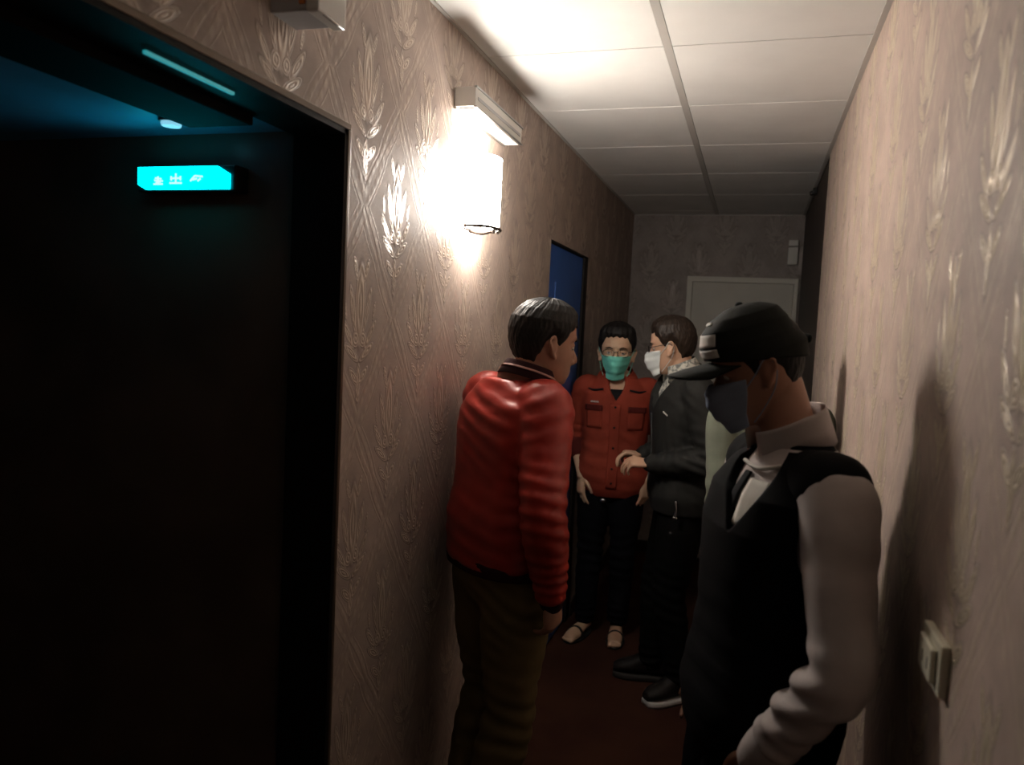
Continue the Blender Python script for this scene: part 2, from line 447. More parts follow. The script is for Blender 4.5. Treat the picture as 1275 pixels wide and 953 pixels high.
# dark hanging bulkhead, strip with reflected sign light put in as glow, and small downlight under the passage ceiling
bm = bmesh.new(); bm_box(bm, (-1.185, PY0, PZ-.03), (XL-.125, 1.40, PZ), .004)
struct(from_bm('trim_5', bm, plain('matt black bulkhead', (.006, .005, .005), .8, 0, .1)))
tag(box('glint_strip', (-.957, 1.02, PZ-.018), (-.950, 1.24, PZ-.012), emis('sign light glint', (.02, .38, .42), .6), bev=.001),
    'thin cyan glint strip under the ceiling standing for reflected sign light inside the dark opening', 'glint strip')
dl = empty('downlight', (-1.26, 1.43, PZ), 'small round pale blue ceiling light above the cyan exit sign', 'ceiling light')
def disc(c, r, h, n=24):
    a = np.linspace(0, 2*PI, n, endpoint=False)
    return rings_mesh([np.stack([c[0]+r*k*np.cos(a), c[1]+r*k*np.sin(a), np.full(n, z)], 1) for k, z in ((.9, c[2]), (1, c[2]-h*.5), (.9, c[2]-h))])
o = link('rim', to_me('rim', disc(A(-1.26, 1.43, PZ), .028, .008)), STEEL, dl)
o = link('lens', to_me('lens', disc(A(-1.26, 1.43, PZ-.006), .022, .010)), emis('pale blue lens', (.25, .65, .85), .9), dl)

# unit on the end wall, dark sensor near the ceiling, plate on the right wall
wb = empty('wall_box', (.22, YE, 2.16), 'small pale two-part box high on the end wall above the pale door', 'wall box')
box('lower_cover', (.185, YE-.04, 2.155), (.25, YE, 2.275), WHITEP, wb, .005)
box('upper_cover', (.187, YE-.034, 2.282), (.25, YE, 2.325), WHITEP, wb, .005)
ds = empty('door_sensor', (XR, 4.7, 2.46), 'tiny black sensor at the top of the dark right wall beneath the ceiling', 'sensor')
box('mount', (XR-.02, 4.68, 2.455), (XR+.004, 4.73, 2.49), BLACKP, ds, .003)
o = link('lens', to_me('lens', ball(A(XR-.024, 4.70, 2.462), .014, n=8)), BLACKP, ds); smooth(o.data)
pl = empty('wall_socket', (XR, 1.2, 1.15), 'ivory raised socket plate on the right wall beside the capped man', 'socket')
box('plate', (XR-.012, 1.14, 1.150), (XR, 1.25, 1.222), IVORY, pl, .003)
box('rocker', (XR-.020, 1.158, 1.162), (XR-.012, 1.232, 1.210), IVORY, pl, .003)
for y in (1.175, 1.205): box('slot', (XR-.0205, y, 1.176), (XR-.0195, y+.004, 1.192), BLACKP, pl)

# ------------------------------------------------------------------ people
def skin(name, c):
    m, t, p = new_mat(name)
    n = noise(t, 60, 4); n2 = noise(t, 12, 3)
    t.links.new(mixc(t, n2.step(.3, .7), tuple(x*.9 for x in c), tuple(x*1.08 for x in c)), p.inputs['Base Color'])
    p.inputs['Roughness'].default_value = .5; p.inputs['Subsurface Weight'].default_value = .08
    p.inputs['Subsurface Radius'].default_value = (.01, .004, .002)
    bump(t, p, n, .12, .001); return m
def cloth(name, c, rough=.85, sheen=0.0, spec=.2):
    m, t, p = new_mat(name)
    n = noise(t, 400, 2); n2 = noise(t, 7, 4)
    t.links.new(mixc(t, n2.step(.3, .7), tuple(x*.85 for x in c), tuple(x*1.12 for x in c)), p.inputs['Base Color'])
    p.inputs['Roughness'].default_value = rough; p.inputs['Specular IOR Level'].default_value = spec
    p.inputs['Sheen Weight'].default_value = sheen
    bump(t, p, n, .2, .001); return m
def hairm(name, c):
    m, t, p = new_mat(name)
    g = t.nodes.new('ShaderNodeTexCoord'); mp = t.nodes.new('ShaderNodeMapping')
    mp.inputs['Scale'].default_value = (1, 1, .12); t.links.new(g.outputs['Object'], mp.inputs[0])
    n = noise(t, 420, 3, mp.outputs[0])
    t.links.new(mixc(t, n.step(.3, .7), tuple(x*.5 for x in c), tuple(x*1.6 for x in c)), p.inputs['Base Color'])
    p.inputs['Roughness'].default_value = .5; p.inputs['Specular IOR Level'].default_value = .25; bump(t, p, n, .2, .002); return m
HAIR = hairm('black hair', (.012, .010, .009)); HAIRB = hairm('dark brown hair', (.022, .014, .010))
def eyem():
    m, t, p = new_mat('eye'); p.inputs['Base Color'].default_value = (.55, .5, .45, 1); p.inputs['Roughness'].default_value = .15; return m
EYE = eyem(); IRIS = plain('dark iris', (.012, .007, .005), .15)
LENSM = plain('glasses frame', (.02, .018, .016), .3, .4)

class Head:
    Z = [0, .012, .03, .05, .075, .10, .125, .15, .18, .205, .222, .233, .236]
    FR = [.050, .074, .084, .086, .085, .084, .082, .087, .084, .070, .052, .025, 0]
    BK = [.010, -.012, -.040, -.060, -.078, -.090, -.098, -.101, -.096, -.080, -.060, -.030, 0]
    HW = [.018, .034, .047, .056, .064, .069, .072, .074, .071, .060, .046, .022, 0]
    def __init__(s, c, face, pitch=0, roll=0, scale=1.0):
        F = nrm(A(face[0], face[1], 0)); R = np.cross(F, A(0, 0, 1)); U = A(0, 0, 1)
        cp, sp = math.cos(pitch), math.sin(pitch)           # pitch > 0 looks down
        F2 = cp*F - sp*U; U2 = sp*F + cp*U
        cr, sr = math.cos(roll), math.sin(roll)
        R2 = cr*R - sr*U2; U3 = sr*R + cr*U2
        s.ax = np.array([R2, F2, U3]); s.k = scale; s.c = np.asarray(c) - U3*.12*scale
    def w(s, p): return s.c + (np.asarray(p)*s.k)@s.ax
    def surf(s, th, z, feat=True):
        """th 0 = front, positive to the person's right"""
        z = np.asarray(z, float); th = np.asarray(th, float)
        f = np.interp(z, s.Z, s.FR); b = np.interp(z, s.Z, s.BK); h = np.interp(z, s.Z, s.HW)
        cy = (f+b)/2; hy = (f-b)/2
        n = 2/2.25
        x = h*np.sign(np.sin(th))*np.abs(np.sin(th))**n; y = cy + hy*np.sign(np.cos(th))*np.abs(np.cos(th))**n
        if feat:
            fr = (y > 0)
            g = lambda x0, z0, sx, sz: np.exp(-((np.abs(x)-x0)/sx)**2-((z-z0)/sz)**2)
            d = -.010*g(.032, .124, .018, .013) + .005*g(.030, .147, .022, .008) + .006*g(.045, .090, .018, .02)
            d = d + .005*g(0, .050, .022, .006) + .005*g(0, .038, .018, .006) - .003*g(0, .044, .028, .003) + .006*g(0, .010, .02, .014) - .004*g(0, .028, .02, .006)
            y = y + d*fr
        return np.stack([x, y, z], -1)
    def grid(s, fn, nt=96, nz=80):
        """closed shell: fn(th,z) -> outward offset"""
        zs = np.concatenate([np.linspace(.001, .2, int(nz*.75)), np.linspace(.203, .2355, int(nz*.25))])
        th = np.linspace(-PI, PI, nt, endpoint=False); rings = []
        for z in zs:
            P = s.surf(th, np.full(nt, z), False)
            Q = np.stack([P[:, 0]/.075**2, P[:, 1]/.095**2, np.maximum(P[:, 2]-.13, -.02)/.115**2], 1)
            nn = Q/np.linalg.norm(Q, axis=1)[:, None]
            rings.append(s.w(P + nn*fn(th, np.full(nt, z))[:, None]))
        return rings_mesh(rings)
    def solids(s):
        nt = 96; zs = np.concatenate([np.linspace(0, .2, 66), np.linspace(.203, .2358, 16)])
        th = np.linspace(-PI, PI, nt, endpoint=False)
        L = [rings_mesh([s.w(s.surf(th, np.full(nt, z))) for z in zs])]
        # nose
        N0 = [(0, .078, .135), (0, .086, .115), (0, .096, .096), (0, .100, .084), (0, .090, .074)]
        L.append(tube([s.w(p) for p in N0], [r*s.k for r in (.008, .008, .0095, .0105, .0075)], ref=s.ax[0], seg=14))
        for q in (-1, 1):
            L.append(ball(s.w((q*.0105, .087, .077)), A(.0085, .010, .008)*s.k, s.ax, 8))
            # lids
            L.append(tube([s.w(p) for p in ((q*.018, .074, .122), (q*.032, .079, .128), (q*.046, .068, .123))], [.003, .0045, .003], seg=8))
            # ear: bowl with a rim and lobe
            e = [(q*.070, .006, .088), (q*.079, .004, .080), (q*.082, -.006, .096), (q*.090, -.020, .118), (q*.088, -.020, .134), (q*.081, -.006, .142), (q*.074, .006, .132)]
            L.append(tube([s.w(p) for p in e], [r*s.k for r in (.004, .006, .0045, .0045, .0045, .0045, .003)], seg=10, sub=4))
            L.append(ball(s.w((q*.077, -.006, .110)), A(.006, .014, .027)*s.k, s.ax, 10))
        return L

def hand_solids(W, d, palm, thumb, curl=.5, scale=1.0, spread=.06, curls=None):
    """W wrist, d towards the fingers, palm = direction the palm faces, thumb = side the thumb is on"""
    d = nrm(d); palm = nrm(palm - d*np.dot(palm, d)); s = nrm(np.cross(d, palm))
    if np.dot(s, thumb) < 0: s = -s
    k = scale
    L = [tube([W - d*.02*k, W + d*.015*k, W + d*.05*k, W + d*.082*k], [.026*k, .030*k, .040*k, .041*k], ref=s, ratio=.42, seg=24)]
    L.append(ball(W + d*.03*k + s*.02*k + palm*.006*k, A(.017, .03, .014)*k, np.array([s, d, palm]), 8))
    base = [(.031, .080, .070), (.010, .086, .078), (-.011, .083, .072), (-.031, .076, .057)]
    for i, (o, b, ln) in enumerate(base):
        p = W + d*b*k + s*o*k; a = 0; c = (curls[i] if curls else curl*(1+.12*i)); q = [p - d*.02*k, p]
        dd = nrm(d + s*(1.5-i)*spread); r0 = .0086*k*(1 if i < 3 else .86)
        for j, f in enumerate((.46, .30, .24)):
            a += c*(1, .95, .6)[j]
            p = p + (dd*math.cos(a) + palm*math.sin(a))*ln*f*k; q.append(p)
        L.append(tube(q, [r0, r0*1.05, r0, r0*.9, r0*.72], seg=14, sub=4))
    p0 = W + d*.012*k + s*.018*k + palm*.004*k; p1 = p0 + (d*.55 + s*.75 + palm*.25)*.034*k
    p2 = p1 + (d*.85 + s*.35 + palm*.35)*.033*k; p3 = p2 + (d*.9 + s*.05 + palm*.45)*.027*k
    L.append(tube([p0, p1, p2, p3], [.013*k, .0115*k, .0098*k, .0078*k], seg=14, sub=4))
    return L
def ik(a, c, l1, l2, hint):
    a, c = np.asarray(a), np.asarray(c); v = c-a; L = np.linalg.norm(v)
    if L > (l1+l2)*.998: l1, l2 = l1*L/(l1+l2)/.998, l2*L/(l1+l2)/.998
    x = (l1*l1-l2*l2+L*L)/(2*L); h = math.sqrt(max(0, l1*l1-x*x)); u = v/L
    hh = nrm(hint - u*np.dot(hint, u)); return a + u*x + hh*h

class Person:
    def __init__(s, pos, face, H=1.70, lean=(0, 0), chest_face=None, head=None, head_face=None, pitch=0, roll=0, build=1.0, hk=1.0):
        s.k = H/1.70; s.pos = A(pos[0], pos[1], 0); s.b = build
        s.F0 = nrm(A(*face, 0)); s.F1 = nrm(A(*(chest_face or face), 0)); s.lean = A(lean[0], lean[1], 0)
        s.head_c = head; s.head = Head(head, head_face or face, pitch, roll, hk)
        for nm, sd in (('R', 1), ('L', -1)):
            t = s.tor(1.395); c, F = s.spine(1.395*s.k/s.k)
            setattr(s, 'sh'+nm, s.spine(1.385)[0] + sd*np.cross(s.spine(1.385)[1], A(0, 0, 1))*.178*s.b*s.k)
            setattr(s, 'hip'+nm, s.spine(.90)[0] + sd*np.cross(s.F0, A(0, 0, 1))*.088*s.k)
    def spine(s, z):
        t = np.clip((z-.90)/.55, 0, 1); F = nrm(lin(s.F0, s.F1, t))
        return s.pos + s.lean*t**1.4 + A(0, 0, z*s.k), F
    TZ = [.80, .86, .93, 1.02, 1.10, 1.20, 1.30, 1.37, 1.42, 1.455, 1.49]
    TW = [.13, .160, .168, .152, .148, .160, .172, .170, .122, .070, .058]
    TD = [.08, .105, .112, .105, .104, .112, .118, .106, .080, .060, .055]
    def tor(s, z): return np.interp(z, s.TZ, s.TW)*s.b*s.k, np.interp(z, s.TZ, s.TD)*s.b*s.k
    def torso(s, off=0.0, z0=.80, z1=1.49, nz=64, nt=96, fn=None, grow=None):
        rings = []; th = np.linspace(-PI, PI, nt, endpoint=False); n = 2/2.4
        for z in np.linspace(z0, z1, nz):
            c, F = s.spine(z); R = np.cross(F, A(0, 0, 1)); w, d = s.tor(z)
            o = off if fn is None else fn(th, z)
            g = 0 if grow is None else grow(z)
            x = (w+o+g)*np.sign(np.sin(th))*np.abs(np.sin(th))**n; y = (d+o+g)*np.sign(np.cos(th))*np.abs(np.cos(th))**n
            rings.append(c + x[:, None]*R + y[:, None]*F)
        return rings_mesh(rings)
    def tor_pt(s, z, th, off):
        c, F = s.spine(z); R = np.cross(F, A(0, 0, 1)); w, d = s.tor(z); n = 2/2.4
        x = (w+off)*np.sign(math.sin(th))*abs(math.sin(th))**n; y = (d+off)*np.sign(math.cos(th))*abs(math.cos(th))**n
        return c + x*R + y*F
    def arm(s, sd, wrist, hint):
        S = getattr(s, 'sh'+sd); E = ik(S, wrist, .285*s.k, .25*s.k, hint)
        setattr(s, 'el'+sd, E); setattr(s, 'wr'+sd, np.asarray(wrist)); return E
    def leg(s, sd, ankle, hint=None):
        Hp = getattr(s, 'hip'+sd); ankle = np.asarray(ankle)
        K = ik(Hp, ankle, .42*s.k, .40*s.k, s.F0 if hint is None else hint)
        setattr(s, 'kn'+sd, K); setattr(s, 'an'+sd, ankle)
    def arm_solid(s, sd, r, end=1.0, start=0.0):
        S, E, W = (getattr(s, n+sd) for n in ('sh', 'el', 'wr'))
        c = s.spine(1.36)[0]
        P = [lin(S, c, .38) + A(0, 0, .005), S, lin(S, E, .5), E, lin(E, W, .35*end), lin(E, W, end)]
        return tube(P, r, seg=28, sub=8)
    def leg_solid(s, sd, r, end=1.0):
        Hp, K, An = (getattr(s, n+sd) for n in ('hip', 'kn', 'an'))
        return tube([Hp + A(0, 0, .03), lin(Hp, K, .35), lin(Hp, K, .8), K, lin(K, An, .35), lin(K, An, end)], r, seg=28, sub=8)
    def neck(s, r=.054):
        a = s.spine(1.44)[0]; b = s.head.w((0, -.028, .035)); c = s.head.w((0, -.030, .075))
        return tube([a, lin(a, b, .5), b, c], [r*1.15*s.k, r*s.k, r*s.k, r*s.k*.95], seg=28)
    def shoes(s, sd, toe): pass

def build_body(p, root, mat, hands, voxel=.0046, feet=None):
    k = p.k
    L = [p.torso(0), p.neck()] + p.head.solids()
    for sd in 'RL':
        if hasattr(p, 'el'+sd):
            L.append(p.arm_solid(sd, [.05*k, .052*k, .043*k, .036*k, .037*k, .024*k]))
            if sd in hands:
                h = dict(hands[sd]); d = h.pop('d', None)
                W = getattr(p, 'wr'+sd); d = nrm(W-getattr(p, 'el'+sd)) if d is None else d
                L += hand_solids(W, d, **h)
        L.append(p.leg_solid(sd, [.085*k, .082*k, .058*k, .054*k, .052*k, .036*k]))
    if feet: L += feet
    me = fuse('body', L, voxel, 2)
    return link('body', me, mat, root)
def add_mesh(name, VF, mat, parent, sm=True):
    me = to_me(name, VF)
    bm = bmesh.new(); bm.from_mesh(me); bmesh.ops.recalc_face_normals(bm, faces=bm.faces); bm.to_mesh(me); bm.free()
    if sm: smooth(me)
    return link(name, me, mat, parent) if parent.type == 'EMPTY' else link_sub(name, me, mat, parent)
def link_sub(name, me, mat, parent):
    o = bpy.data.objects.new(name, me); COL.objects.link(o)
    if mat: me.materials.append(mat)
    o.parent = parent; return o

def ss(x, a, b): t = np.clip((x-a)/(b-a), 0, 1); return t*t*(3-2*t)
def hair_shell(p, root, mat, thick=.016, front=.178, side=.128, back=.035, seed=1, top=.0):
    """short hair: a closed shell that sinks into the scalp below the hairline"""
    rs = np.random.RandomState(seed); ph = rs.rand(6)*6.28
    def fn(th, z):
        a = np.abs(th)
        line = np.interp(a, [0, .75, 1.05, 1.35, 1.62, 1.95, 2.3, PI], [front, front-.006, side+.03, side-.012, side+.012, back+.045, back+.008, back])
        line = line + .003*np.sin(th*17+ph[0])
        m = ss(z, line-.004, line+.008)
        st = .0016*np.sin(th*46 + z*60 + ph[1] + 2*np.sin(z*90)) + .0012*np.sin(th*83 - z*40 + ph[2]) + .0014*np.sin(th*21 + z*130 + ph[3])
        e = ss(z, line, line+.045)
        t = thick*(.22 + .78*e)*(.7 + .3*ss(z, .10, .19)) + top*ss(z, .18, .22)
        return -.006 + m*(t + st*(.15+.4*e) + .006)
    return add_mesh('hair', p.head.grid(fn, 160, 110), mat, root)
def face_mask(p, root, mat, loops=True, lo=-.006, hi=.108, label=None):
    h = p.head; nt, nz = 48, 30; out, inn = [], []
    for j in range(nz+1):
        v = j/nz; z = lin(lo, hi, v); o_, i_ = [], []
        for i in range(nt+1):
            u = i/nt*2-1; th = u*1.12*(1 - .10*(v-.5)**2)
            q = h.surf(A(th), A(max(z, .024)), False)[0]; q = np.array(q); q[2] = z - .012*abs(u)**1.5*(1-v)*-1
            bul = .037*math.exp(-(u/.40)**2)*float(np.interp(v, [0, .3, .6, .85, 1], [.12, .62, .92, .90, .55]))
            pleat = .0012*math.sin(v*PI*7)*(1-abs(u))**.3
            if z < .02: q[1] = q[1]*1.0
            n_ = nrm(A(q[0]*1.2, max(q[1], .02), 0))
            r = .006 + bul + pleat
            o_.append(q + n_*r); i_.append(q + n_*(r-.0022))
        out.append(o_); inn.append(i_)
    V = [h.w(q) for r in out for q in r] + [h.w(q) for r in inn for q in r]
    W = nt+1; K = W*(nz+1); F = []
    for j in range(nz):
        for i in range(nt):
            a = j*W+i; F.append((a, a+1, a+W+1, a+W)); F.append((K+a, K+a+W, K+a+W+1, K+a+1))
    for i in range(nt): F.append((i, K+i, K+i+1, i+1)); a = nz*W+i; F.append((a, a+1, K+a+1, K+a))
    for j in range(nz): a = j*W; F.append((a, a+W, K+a+W, K+a)); a = j*W+nt; F.append((a, K+a, K+a+W, a+W))
    m = add_mesh('face_mask', (np.array(V), F), mat, root)
    if label: m['label'] = label
    for sd in (-1, 1):
        P = [(sd*.060, .048, .086), (sd*.073, .022, .112), (sd*.084, -.004, .140), (sd*.083, -.022, .120), (sd*.078, -.010, .078), (sd*.067, .020, .04), (sd*.055, .046, .014)]
        l_ = add_mesh('ear_loop', tube([h.w(q) for q in P], [.0014]*7, seg=6), m.active_material, m)
    return m
def glasses(p, root, mat=LENSM):
    h = p.head; L = []
    for sd in (-1, 1):
        P = []
        for a in np.linspace(0, 2*PI, 21):
            c, s_ = math.cos(a), math.sin(a)
            P.append(h.w((sd*.033 + .025*np.sign(c)*abs(c)**.7, .097 - .18*abs(sd*.033 + .025*c)**1.0 + .006, .121 + .0165*np.sign(s_)*abs(s_)**.7)))
        L.append(tube(P, [.0015]*21, seg=6, sub=1, round_ends=False))
        L.append(tube([h.w(q) for q in ((sd*.058, .093, .127), (sd*.074, .060, .128), (sd*.081, .0, .132), (sd*.081, -.016, .122))], [.0016]*4, seg=6))
    L.append(tube([h.w(q) for q in ((-.010, .100, .125), (0, .103, .128), (.010, .100, .125))], [.0016]*3, seg=6))
    return add_mesh('glasses', merge(L), mat, root)
def eyes(p, root):
    for sd in (-1, 1):
        e = add_mesh('eye', ball(p.head.w((sd*.032, .0690, .1215)), .0105*p.head.k, n=12), EYE, root)
        add_mesh('iris', ball(p.head.w((sd*.032, .0765, .1213)), A(.0048, .0034, .0048)*p.head.k, p.head.ax, n=8), IRIS, e)
    L = [tube([p.head.w(q) for q in ((sd*.016, .088, .141), (sd*.030, .088, .147), (sd*.050, .076, .142))], [.002, .003, .0015], ref=A(0, 0, 1), seg=8, ratio=.7) for sd in (-1, 1)]
    add_mesh('eyebrow', L[0], HAIR, root); add_mesh('eyebrow', L[1], HAIR, root)
def shoe(pos, ang, mat, sole, root, name='shoe', L=.27):
    """laced low shoe: shaped upper over a separate sole"""
    d = nrm(A(*ang, 0)); r = np.cross(d, A(0, 0, 1)); prof = [(-.085, .030, .05), (-.06, .036, .055), (-.01, .036, .06), (.05, .044, .05), (.10, .048, .036), (.145, .043, .028), (.175, .025, .018)]
    rings = []; a = np.linspace(0, 2*PI, 24, endpoint=False)
    for y, w, h in catmull(prof, 4):
        rings.append(np.array([pos + d*y + r*w*np.cos(t) + A(0, 0, max(.018, .022 + h*(1+np.sin(t)))) for t in a]))
    o = add_mesh(name, rings_mesh(rings), mat, root)
    srings = []
    for z, g in ((.001, .0), (.006, .003), (.022, .002), (.026, -.002)):
        ring = []
        pr = catmull(prof, 4)
        for y, w, h in pr: ring.append(pos + d*y + r*(w+g+.002) + A(0, 0, z))
        for y, w, h in pr[::-1]: ring.append(pos + d*y - r*(w+g+.002) + A(0, 0, z))
        srings.append(np.array(ring))
    add_mesh('sole', rings_mesh(srings), sole, o)
    return o
def patch(name, p, z0, z1, t0, t1, off, mat, parent, th=.003, nz=6, nt=8, grow=None):
    """a raised rectangle that follows the torso"""
    V, F = [], []
    for layer in (0, 1):
        for j in range(nz+1):
            for i in range(nt+1):
                z = lin(z0, z1, j/nz); g = grow(z) if grow else 0
                V.append(p.tor_pt(z, lin(t0, t1, i/nt), off + g + layer*th))
    W = nt+1; K = W*(nz+1)
    for j in range(nz):
        for i in range(nt):
            a = j*W+i; F.append((a, a+1, a+W+1, a+W)); F.append((K+a, K+a+W, K+a+W+1, K+a+1))
    for i in range(nt): F.append((i, K+i, K+i+1, i+1)); a = nz*W+i; F.append((a, a+1, K+a+1, K+a))
    for j in range(nz): a = j*W; F.append((a, a+W, K+a+W, K+a)); a = j*W+nt; F.append((a, K+a, K+a+W, a+W))
    return add_mesh(name, (np.array(V), F), mat, parent)
def vneck(p, me, z0, slope, depth=.045, off=0.0):
    def fn(co):
        z = co[:, 2]/p.k; F = p.spine(1.38)[1]; R = np.cross(F, UP)
        c = np.array([p.spine(q)[0] for q in z]); d = co - c; a = np.abs(np.arctan2(d@R, d@F) - off)
        w = np.maximum(0, z-z0)*slope; near = (np.abs(d@R) < .14)
        return -depth*ss(w-a, 0, .06)*near*ss(z, z0, z0+.01)
    displace(me, fn)
def collar(p, root, mat, r=.066, z=1.455, h=.04, flare=.012, gap=.5, name='collar', th=.004, tilt=0.0):
    """band round the neck, open by gap at the front, folded slightly outwards"""
    z += .020; r += .008
    F = p.spine(z)[1]; a0 = p.spine(1.44)[0]; b0 = p.head.w((0, -.028, .035)); n = 48; rows = []
    c = lin(a0, b0, float(np.clip((z*p.k - a0[2])/max(b0[2]-a0[2], .02), 0, .8)))*A(1, 1, 0) + A(0, 0, z*p.k)
    up = nrm(UP + .32*F); R = np.cross(F, UP); F = nrm(F - up*np.dot(F, up))
    for v, rr, zz in ((0, r+flare, -h*.55), (.3, r+flare*.6, 0), (.6, r+.001, h*.5), (1, r, h*.62), (1, r-th, h*.60), (.6, r-th-.001, h*.4), (.3, r-th, 0), (0, r, -h*.5)):
        row = []
        for i in range(n+1):
            a = lin(gap, 2*PI-gap, i/n); drop = -tilt*max(0, math.cos(a))*1.0
            row.append(c + (F*math.cos(a)*1.0 + R*math.sin(a)*1.05)*rr*p.k + up*(zz*p.k) + A(0, 0, drop))
        rows.append(np.array(row))
    V = np.vstack(rows); F_ = []; W = n+1; m = len(rows)
    for j in range(m):
        j2 = (j+1) % m
        for i in range(n): F_.append((j*W+i, j*W+i+1, j2*W+i+1, j2*W+i))
    F_.append(tuple(j*W for j in range(m))); F_.append(tuple(j*W+n for j in range(m))[::-1])
    return add_mesh(name, (V, F_), mat, root)
def cuff(p, sd, t, r, w, mat, parent, name='cuff'):
    E, W = getattr(p, 'el'+sd), getattr(p, 'wr'+sd); d = nrm(W-E); c = lin(E, W, t)
    return add_mesh(name, tube([c - d*w/2, c, c + d*w/2], [r, r*1.02, r*.97], seg=24, round_ends=True), mat, parent)

UP = A(0, 0, 1)
# ---- 1: man in the red jacket, by the left wall, back to the camera
hc = at(679, 428, 2.2)
p = Person((-.678, 2.17), (.60, .80), 1.72, lean=(.015, .02), chest_face=(.66, .75), head=hc, head_face=(.80, .60), pitch=.12, build=.92)
p.arm('R', at(686, 742, 2.02), A(.1, -1, 0)); p.arm('L', A(-.80, 2.36, .84), A(-.2, -.8, 0))
p.leg('R', (-.675, 2.06, .09)); p.leg('L', (-.79, 2.22, .09))
root = empty('person', (-.685, 2.17, 0), 'person in glossy red jacket and olive trousers standing by the left wall, back turned', 'person')
build_body(p, root, skin('skin tan', (.42, .22, .15)), {'R': dict(palm=A(-.9, .3, 0), thumb=A(.3, .8, 0), curl=.45), 'L': dict(palm=A(.9, -.3, 0), thumb=A(0, 1, 0), curl=.5)})
hair_shell(p, root, HAIR, .019, .180, .122, .045, 3); eyes(p, root)
RED = cloth('glossy red satin', (.38, .028, .018), .38, 0, .5)
gj = lambda z: .012 + .020*math.exp(-((z-1.05)/.09)**2)
k = p.k
L = [p.torso(.022, .915, 1.455, grow=gj)]
for sd in 'RL': L.append(p.arm_solid(sd, [.070*k, .076*k, .070*k, .062*k, .062*k, .044*k], .96))
me = fuse('jacket', L, .0065, 4)
fs = []
for sd in 'RL':
    E_, S_, W_ = getattr(p, 'el'+sd), getattr(p, 'sh'+sd), getattr(p, 'wr'+sd)
    fs += [(E_, W_-S_, .11, .0040, .045), (lin(E_, W_, .75), W_-E_, .08, .0035, .032), (lin(S_, E_, .1), E_-S_ + A(.05, 0, 0), .10, .0030, .05)]
fs += [(p.spine(.96)[0], A(.1, 0, 1), .20, .0030, .06), (p.spine(1.36)[0] + A(-.05, -.12, 0), A(.6, .2, 1), .13, .0035, .045)]
displace(me, folds(fs, .0018, 4)); jk = link('jacket', me, RED, root)
KNIT = cloth('dark ribbed knit', (.035, .012, .014), .9)
STRP = cloth('pale stripe', (.35, .20, .17), .8)
collar(p, jk, KNIT, .066, 1.452, .038, .012, .12); collar(p, jk, STRP, .0700, 1.456, .006, .006, .12, 'collar_stripe', .003)
add_mesh('waistband', p.torso(0, .905, .955, 8, fn=lambda th, z: np.full(len(th), .037)), KNIT, jk)
for sd in 'RL': cuff(p, sd, .97, .036, .05, KNIT, jk)
OLIVE = cloth('olive brown cotton', (.15, .108, .045), .9)
L = [p.torso(.014, .80, .98)] + [p.leg_solid(sd, [.098*k, .100*k, .082*k, .078*k, .075*k, .064*k], .97) for sd in 'RL']
me = fuse('trousers', L, .008, 4); displace(me, folds([(p.knR, UP, .16, .0035, .06), (p.knL, UP, .16, .0035, .06), (p.anR, UP, .12, .004, .04), (p.anL, UP, .12, .004, .04), (p.hipR, A(.4, 0, 1), .15, .005, .05)], .003, 5))
link('trousers', me, OLIVE, root)
DSHOE = plain('black leather', (.010, .008, .007), .6, 0, .25); SOLE = plain('dark rubber sole', (.02, .018, .016), .7)
shoe(A(-.675, 2.06, 0), (.6, .8), DSHOE, SOLE, root); shoe(A(-.79, 2.22, 0), (.35, .93), DSHOE, SOLE, root)

# ---- 2: man in the red uniform shirt, facing the camera
hc = at(768, 439, 4.0)
p = Person((-.665, 4.03), (.12, -1), 1.63, chest_face=(.12, -1), head=hc, head_face=(.12, -1), pitch=.04, roll=.0, build=.97, hk=1.11)
k = p.k
p.arm('R', at(724, 592, 3.94), A(-.5, .8, 0)); p.arm('L', at(804, 598, 4.0), A(.6, .8, 0))
p.leg('R', (-.775, 4.03, .075)); p.leg('L', (-.60, 4.06, .075))
root = empty('person', (-.665, 4.03, 0), 'person in red buttoned uniform shirt wearing a turquoise mask, facing the viewer', 'person')
def foot(x, y, d):
    d = nrm(A(*d, 0)); c = A(x, y, 0)
    L = [tube([c - d*.04 + UP*.045, c + d*.03 + UP*.045, c + d*.10 + UP*.030, c + d*.145 + UP*.024], [.030, .034, .040, .034], ref=np.cross(d, UP), ratio=.65, seg=20)]
    r = np.cross(d, UP)
    for i, (o, l) in enumerate(((.026, .035), (.010, .034), (-.004, .030), (-.017, .026), (-.029, .020))):
        L.append(tube([c + d*.125 + r*o*(1 if x < -.7 else -1)*-1 + UP*.022, c + d*(.145+l) + r*o*(1 if x < -.7 else -1)*-1 + UP*.018], [.010 if i == 0 else .007]*2, seg=10))
    return L
build_body(p, root, skin('skin light', (.62, .40, .27)), {'R': dict(palm=A(.7, .5, 0), thumb=A(.5, -1, 0), curl=.25, d=nrm(A(.03, -.05, -1))), 'L': dict(palm=A(-.7, .4, 0), thumb=A(0, -1, 0), curl=.3, d=nrm(A(0, -.05, -1)))},
           feet=foot(-.775, 4.01, (-.28, -1)) + foot(-.60, 4.04, (.12, -1)))
hair_shell(p, root, HAIR, .018, .194, .128, .05, 5, .012); eyes(p, root)
TURQ = cloth('turquoise mask fabric', (.20, .72, .60), .8)
m_ = face_mask(p, root, TURQ, label='turquoise face mask'); glasses(p, root)
RU = cloth('brick red uniform cotton', (.26, .040, .022), .8)
gj = lambda z: .010 + .012*math.exp(-((z-.98)/.12)**2)
L = [p.torso(.018, .80, 1.462, grow=gj)]
for sd in 'RL': L.append(p.arm_solid(sd, [.066*k, .070*k, .066*k, .060*k, .057*k, .052*k], .30))
me = fuse('uniform_shirt', L, .0065, 4)
